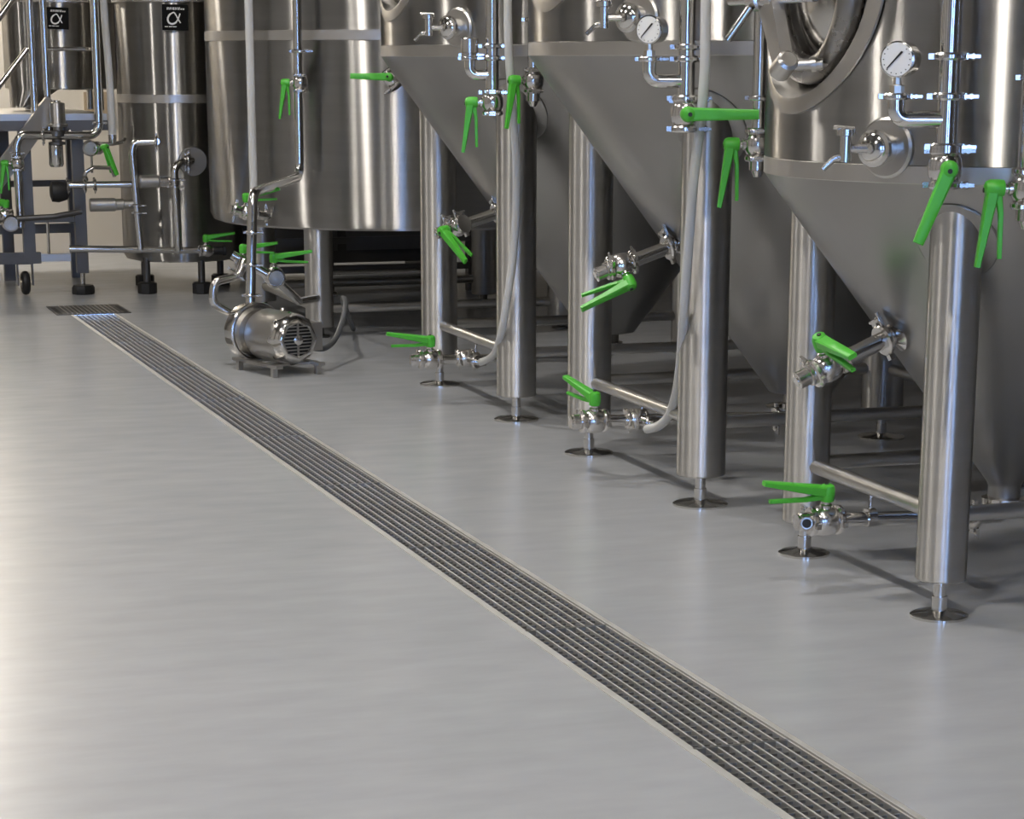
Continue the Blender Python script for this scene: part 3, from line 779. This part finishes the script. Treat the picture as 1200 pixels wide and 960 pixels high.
AX, AY, AR = 2.0, 15.5, .365
at_ = thing('brew_tank', (AX, AY, 1.08), 'short round brushed steel vessel with black square plate above the platform', 'tank')
MB().lathe([(AR - .02, 1.215), (AR, 1.225), (AR, 1.755), (AR - .01, 1.76), (.1, 1.86)], 96, (AX, AY, 0)).build('shell', 'shell', at_)
MB().lathe([(AR - .003, 1.75), (AR + .012, 1.752), (AR + .012, 1.775), (AR - .003, 1.777)], 96, (AX, AY, 0), caps=False).build('top_rim', 'band', at_)
sp = MB(); rs = []
for z, x1 in ((1.75, 1.98), (1.28, 1.98), (1.22, 1.95), (1.12, 1.80), (1.108, 1.76)):
    x0 = 1.635; cx_ = (x0 + x1) / 2; rx = (x1 - x0) / 2
    rs.append([V(cx_ + rx * math.cos(2 * math.pi * i / 32), 15.28 + .11 * math.sin(2 * math.pi * i / 32), z) for i in range(32)])
sp.rings(rs); sp.build('side_sump', 'shell', at_)
for (dx, dy) in ((.2, .2), (-.2, .25), (.22, -.15)):
    MB().cyl((AX + dx, AY + dy, 1.085), (AX + dx, AY + dy, 1.22), .02, n=10).build('leg', 'satin', at_)

# black square plates with the white alpha mark
def alpha_sign(cx_, cy_, cz_, w_, h_, yaw_, tilt, label):
    s_ = thing('name_plate', (cx_, cy_, cz_), label, 'sign')
    mt = Matrix.Translation((cx_, cy_, cz_)) @ Matrix.Rotation(yaw_, 4, 'Z') @ Matrix.Rotation(math.radians(90), 4, 'X') @ Matrix.Rotation(tilt, 4, 'Z')
    MB().prism([(-w_ / 2, -h_ / 2), (w_ / 2, -h_ / 2), (w_ / 2, h_ / 2), (-w_ / 2, h_ / 2)], .006, mt).build('plate', 'signblack', s_)
    raw = [(775, 395), (735, 500), (700, 570), (640, 640), (545, 672), (455, 635), (425, 545), (470, 445), (545, 390), (605, 375), (660, 440), (715, 540), (785, 645)]
    pts = [((x - 635) / 740 * w_, -(y - 500) / 680 * h_) for x, y in raw]
    cur = catmull([V(x, y, 0) for x, y in pts], 8); hw = w_ * .034
    vs = []; n = len(cur)
    for i, p in enumerate(cur):
        tg = (cur[min(i + 1, n - 1)] - cur[max(i - 1, 0)]).normalized(); nm = V(-tg.y, tg.x, 0)
        k = 1.0 if .22 < i / n < .62 else .72
        vs += [mt @ (p + nm * hw * k + V(0, 0, .0045)), mt @ (p - nm * hw * k + V(0, 0, .0045))]
    MB().add(vs, [(2 * i, 2 * i + 1, 2 * i + 3, 2 * i + 2) for i in range(n - 1)]).build('alpha_mark', 'signwhite', s_)
    rnd = random.Random(3)
    tx = MB(); x = -.32
    for k in range(7):
        lw = (.07, .09, .06, .09, .07, .06, .05)[k]; lh = .10 if k < 5 else .06
        for j in range(2):
            tx.add([mt @ V((x + j * lw * .6) * w_, (.29 + rnd.uniform(-.01, .01)) * h_, .0045), mt @ V((x + j * lw * .6 + .025) * w_, .29 * h_, .0045),
                    mt @ V((x + j * lw * .6 + .025 + .02) * w_, (.29 + lh) * h_, .0045), mt @ V((x + j * lw * .6 + .02) * w_, (.29 + lh) * h_, .0045)], [(0, 1, 2, 3)])
        tx.add([mt @ V(x * w_, (.33) * h_, .0046), mt @ V((x + lw) * w_, .33 * h_, .0046), mt @ V((x + lw) * w_, (.345) * h_, .0046), mt @ V(x * w_, .345 * h_, .0046)], [(0, 1, 2, 3)])
        x += lw + .028
    tx.build('small_lettering', 'signwhite', s_)
    ul = MB()
    for k, (xa, xb) in enumerate(((-.40, -.28), (-.25, -.12), (-.10, .05))):
        ul.add([mt @ V(xa * w_, -.375 * h_, .0045), mt @ V(xb * w_, -.375 * h_, .0045), mt @ V(xb * w_, -.345 * h_, .0045), mt @ V(xa * w_, -.345 * h_, .0045)], [(0, 1, 2, 3)])
    ul.build('underline', 'signwhite', s_)
alpha_sign(2.515, BY - BR - .012, 1.645, .155, .150, math.radians(-10), math.radians(-1), 'black square plate with white alpha mark on the slim tank beside the kettle')
alpha_sign(1.94, AY - AR - .012, 1.652, .138, .132, math.radians(-8), math.radians(-2), 'black square plate with white alpha mark on the short vessel above the platform')

# platform frame with stair and rails
sk = thing('platform_frame', (1.75, 14.6, 0), 'dull steel platform frame with posts and deck carrying the short vessel', 'platform')
MB().box2((.3, 14.42, 1.045), (2.12, 16.3, 1.083)).build('deck', 'satin', sk)
for zz in (1.0,):
    MB().box2((.3, 14.40, .985), (2.12, 14.45, 1.045)).build('beam', 'darksteel', sk)
for (x, y, zb) in ((1.615, 14.43, .20), (1.93, 14.43, .13), (1.60, 15.5, .0), (2.05, 15.6, .0)):
    MB().box2((x - .035, y - .035, zb), (x + .035, y + .035, .99)).build('post', 'darksteel', sk)
MB().box2((.9, 14.40, .195), (1.68, 14.46, .262)).build('beam', 'darksteel', sk)
MB().box2((1.68, 14.405, .205), (1.86, 14.455, .25)).build('beam', 'satin', sk)
MB().box2((1.42, 14.41, .44), (1.95, 14.45, .47)).build('beam', 'darksteel', sk)
MB().box2((1.25, 15.47, .60), (2.1, 15.52, .64)).build('beam', 'darksteel', sk)
MB().box2((1.25, 15.47, .30), (2.1, 15.52, .36)).build('beam', 'darksteel', sk)
MB().cyl((1.73, 14.42, .25), (1.73, 14.42, .45), .009, n=8).build('rod', 'polish', sk)
lf = MB().cyl((1.93, 14.43, .05), (1.93, 14.43, .14), .014, n=10).build('levelling_screw', 'polish', sk)
MB().lathe([(.066, 0), (.07, .006), (.07, .04), (.06, .055)], 8, (1.93, 14.43, 0)).build('rubber_foot', 'black', lf)
cs = MB().torus((1.585, 14.47, .075), (1, 0, 0), .048, .026, 24, 10).build('caster_wheel', 'black', sk)
MB().cyl((1.555, 14.47, .075), (1.615, 14.47, .075), .03, n=14).build('wheel_hub', 'brass', cs)
ck = MB(); ck.box((1.54, 14.47, .13), (.008, .06, .14)); ck.box((1.63, 14.47, .13), (.008, .06, .14)); ck.box((1.585, 14.47, .195), (.10, .07, .012))
ck.build('caster_fork', 'darksteel', sk)
st = MB(); p0 = V(1.72, 14.38, 1.06); p1 = V(1.28, 14.30, .52)
d_ = (p1 - p0).normalized(); mt = frame(d_, V(0, 0, 1)); mt.translation = (p0 + p1) / 2
st.box((0, 0, 0), (1, 1, 1)); st.v = [tuple(mt @ V(v[0] * .95, v[1] * .03, v[2] * .11)) for v in st.v]
st.build('stair_stringer', 'satin', sk)
for (x, y, zt) in ((1.685, 14.40, 2.0), (1.765, 14.40, 2.0)):
    MB().cyl((x, y, 1.05 if x < 1.7 else .98), (x, y, zt), .0195, n=14).build('rail_post', 'polish', sk)
MB().cyl((1.775, 14.40, 1.462), (2.05, 14.42, 1.462), .013, n=12).build('rail', 'polish', sk)
MB().cyl((1.66, 14.40, 1.463), (1.41, 14.32, 1.17), .017, n=12).build('rail', 'polish', sk)
MB().cyl((1.645, 14.40, 1.82), (1.41, 14.32, 1.53), .019, n=12).build('handrail', 'polish', sk)

# pipe with elbow and riser left of the slim tank
ep = thing('elbow_pipe', (2.06, 14.33, 1.0), 'steel pipe dropping past the rail and bending along the platform edge', 'pipe')
pipe(ep, [(2.06, 14.33, 2.1), (2.055, 14.33, .955), (1.58, 14.30, .965), (1.555, 14.30, .90), (1.555, 14.30, .42)], .0255, rb=.07)
add_clamp(ep, (2.058, 14.33, 1.03), Z, TC, .8); add_clamp(ep, (1.555, 14.30, .86), Z, TC, .8); add_clamp(ep, (1.72, 14.31, .962), (1, 0, 0), TC, .9)
valve((1.555, 14.29, .80), Z, (-1, .2, 0), (-.12, 0, -1), 'green-handled valve on the pipe at the platform stair', s=.95)
hs = thing('clear_hose', (2.135, 14.36, .95), 'milky clear hose hanging upright beside the slim tank', 'hose')
MB().tube(catmull([(2.125, 14.36, 1.95), (2.12, 14.36, 1.7), (2.135, 14.36, 1.3), (2.137, 14.36, .96)]), .0225, 12).build('hose', 'hose', hs)
MB().lathe([(.024, -.02), (.026, 0), (.026, .03)], 12, (2.137, 14.36, .93)).build('ferrule', 'cast', hs)
pipe(hs, [(2.03, 14.36, .905), (2.137, 14.36, .905), (2.20, 14.37, .915), (2.22, 14.42, .93)], .012, rb=.02, name='cross_tube')

vp = thing('dosing_pump', (1.80, 14.34, .75), 'small upright steel dosing pump with motor hanging at the platform edge', 'pump')
MB().lathe([(.0, 1.165), (.02, 1.165), (.02, 1.155), (.044, 1.15), (.046, 1.14), (.046, 1.03), (.06, 1.025), (.06, 1.012), (.03, 1.008), (.03, .985)], 28, (1.81, 14.33, 0)).build('motor', 'leg', vp)
MB().lathe([(.05, .99), (.055, .985), (.055, .955), (.03, .945), (.03, .925), (.052, .92), (.052, .905)], 24, (1.80, 14.33, 0)).build('coupling', 'darksteel', vp)
MB().lathe([(.042, .905), (.044, .90), (.044, .79), (.036, .775), (.0, .772)], 24, (1.79, 14.33, 0)).build('canister', 'polish', vp)
for s_ in (-1, 1): MB().cyl((1.80 + s_ * .06, 14.33, .97), (1.80 + s_ * .085, 14.33, .985), .012, n=8).build('bolt', 'cast', vp)

mn = thing('pipe_manifold', (2.2, 14.2, .28), 'low horizontal steel manifold with risers in front of the slim tank', 'pipe')
pipe(mn, [(1.82, 14.15, .30), (2.3, 14.12, .285), (2.70, 14.10, .27)], .021, rb=.02)
pipe(mn, [(2.36, 14.10, .925), (2.225, 14.12, .92), (2.215, 14.12, .86), (2.245, 14.12, .285)], .022, rb=.06, name='riser')
pipe(mn, [(2.58, 14.17, .81), (2.50, 14.08, .805), (2.455, 14.06, .77), (2.47, 14.09, .28)], .024, rb=.06, name='riser')
pipe(mn, [(2.36, 14.10, .925), (2.40, 14.3, .925)], .02, name='inlet')
add_clamp(mn, (2.36, 14.10, .925), (1, .2, 0), TC, .9); add_clamp(mn, (2.232, 14.12, .55), Z, TC, .9); add_clamp(mn, (2.24, 14.12, .505), Z, TC, .8)
add_clamp(mn, (2.56, 14.14, .81), (.7, .7, 0), TC, 1.1); add_clamp(mn, (2.535, 14.11, .81), (.9, .6, 0), TC, .9); add_clamp(mn, (2.455, 14.07, .70), Z, TC, 1.0); add_clamp(mn, (2.457, 14.07, .66), Z, TC, .9)
MB().lathe([(.03, 0), (.04, .004), (.04, .11), (.036, .115)], 24, (2.25, 14.10, .69), (1, 0, 0)).build('actuator', 'satin', mn)
MB().lathe([(.03, 0), (.036, .005), (.036, .06), (.03, .065), (.03, .09)], 24, (2.365, 14.10, .69), (1, 0, 0)).build('actuator_head', 'cast', mn)
MB().lathe([(.036, 0), (.040, .004), (.040, .15), (.034, .155), (.034, .20), (.025, .205), (.025, .27)], 24, (1.955, 14.16, .555), (1, 0, 0)).build('filter_body', 'satin', mn)
MB().cyl((1.84, 14.16, .675), (2.23, 14.13, .675), .02, n=14).build('cross_pipe', 'polish', mn)
for x in (1.83, 1.93, 1.99): add_clamp(mn, (x, 14.16, .675), (1, 0, 0), (0, -.8, .6), .9)
MB().lathe([(.03, 0), (.06, .01), (.065, .05), (.05, .10), (.03, .115)], 20, (1.74, 14.3, .63), (1, 0, 0)).build('flow_meter', 'black', mn)
pipe(mn, [(1.95, 14.2, .70), (1.93, 14.18, .74), (1.99, 14.18, .775), (2.10, 14.2, .77), (2.12, 14.22, .72)], .012, rb=.03, name='hose_bend')
valve((2.64, 14.10, .272), (1, -.05, -.03), (0, -.05, 1), (.98, -.2, .12), 'green-handled valve at the end of the low manifold under the slim tank', clamps=(1, 0), s=.95)
MB().lathe([(.024, .04), (.024, .10), (.028, .102), (.028, .12)], 14, (2.64, 14.10, .272), (1, -.05, -.03)).build('end_cap', 'black', mn)
sg = thing('sight_glass', (1.99, 14.25, .88), 'round steel sight glass hanging at the platform post', 'sight glass')
MB().lathe([(.03, .03), (.048, .02), (.048, -.02), (.038, -.026), (.036, -.018)], 28, (1.985, 14.25, .885), (0, 1, 0)).build('body', 'polish', sg)
MB().lathe([(.037, -.018), (0, -.016)], 24, (1.985, 14.25, .885), (0, 1, 0), caps=False).build('glass', 'glass', sg)
MB().cyl((1.99, 14.25, .84), (1.99, 14.25, .74), .008, n=8).build('stem', 'cast', sg)
valve((2.03, 14.27, .885), (1, 0, 0), (.5, -.85, .1), (.28, .05, -1), 'green-handled valve behind the round sight glass by the platform', clamps=(0, 0), s=.95)
valve((1.46, 14.24, .50), (1, 0, 0), (.1, -.35, .95), (-1, .1, .1), 'green-handled valve with round end ferrule low at the platform stair', s=.95)
lp = thing('low_pipe', (1.46, 14.24, .48), 'black low pipe running along the platform below the stair', 'pipe')
pipe(lp, [(1.2, 14.25, .49), (1.50, 14.25, .475), (1.75, 14.25, .485), (1.92, 14.28, .51)], .017, mat='darksteel')
MB().lathe([(.03, .03), (.05, .02), (.05, -.02), (.04, -.03)], 24, (1.485, 14.19, .455), (0, 1, 0)).build('round_end', 'polish', lp)

# more equipment in the shade behind the kettle
rk = thing('pipe_rack', (4.3, 13.9, 0), 'dark steel pipe rack standing in the shade behind the kettle', 'rack')
for x in (3.35, 4.02, 4.28, 5.2):
    MB().box2((x - .035, 13.88, 0), (x + .035, 13.95, 1.6)).build('post', 'darksteel', rk)
for z in (.16, .33, .52):
    MB().box2((2.9, 13.86, z - .02), (5.6, 13.90, z + .02)).build('rail', 'darksteel', rk)
pb = thing('control_cabinet', (3.2, 14.9, 0), 'dark cabinet standing in the shade behind the slim tank', 'cabinet')
MB().box2((3.0, 14.75, .12), (4.3, 15.3, 1.9)).build('body', 'column', pb)
MB().box2((3.05, 14.735, .2), (3.62, 14.75, 1.8)).build('door', 'darksteel', pb); MB().box2((3.68, 14.735, .2), (4.25, 14.75, 1.8)).build('door', 'darksteel', pb)
for x in (3.06, 4.2): MB().box2((x, 14.8, 0), (x + .06, 15.2, .12)).build('plinth', 'black', pb)
ct = thing('wall_board', (2.41, Y1, 1.0), 'tan board panel fixed to the cream wall behind the platform', 'board')
MB().box2((2.42, Y1 - .02, .98), (2.62, Y1 - .002, 1.17)).build('panel', 'tan', ct)
MB().box2((2.41, Y1 - .024, .965), (2.63, Y1 - .004, .985)).build('ledge', 'tan', ct)
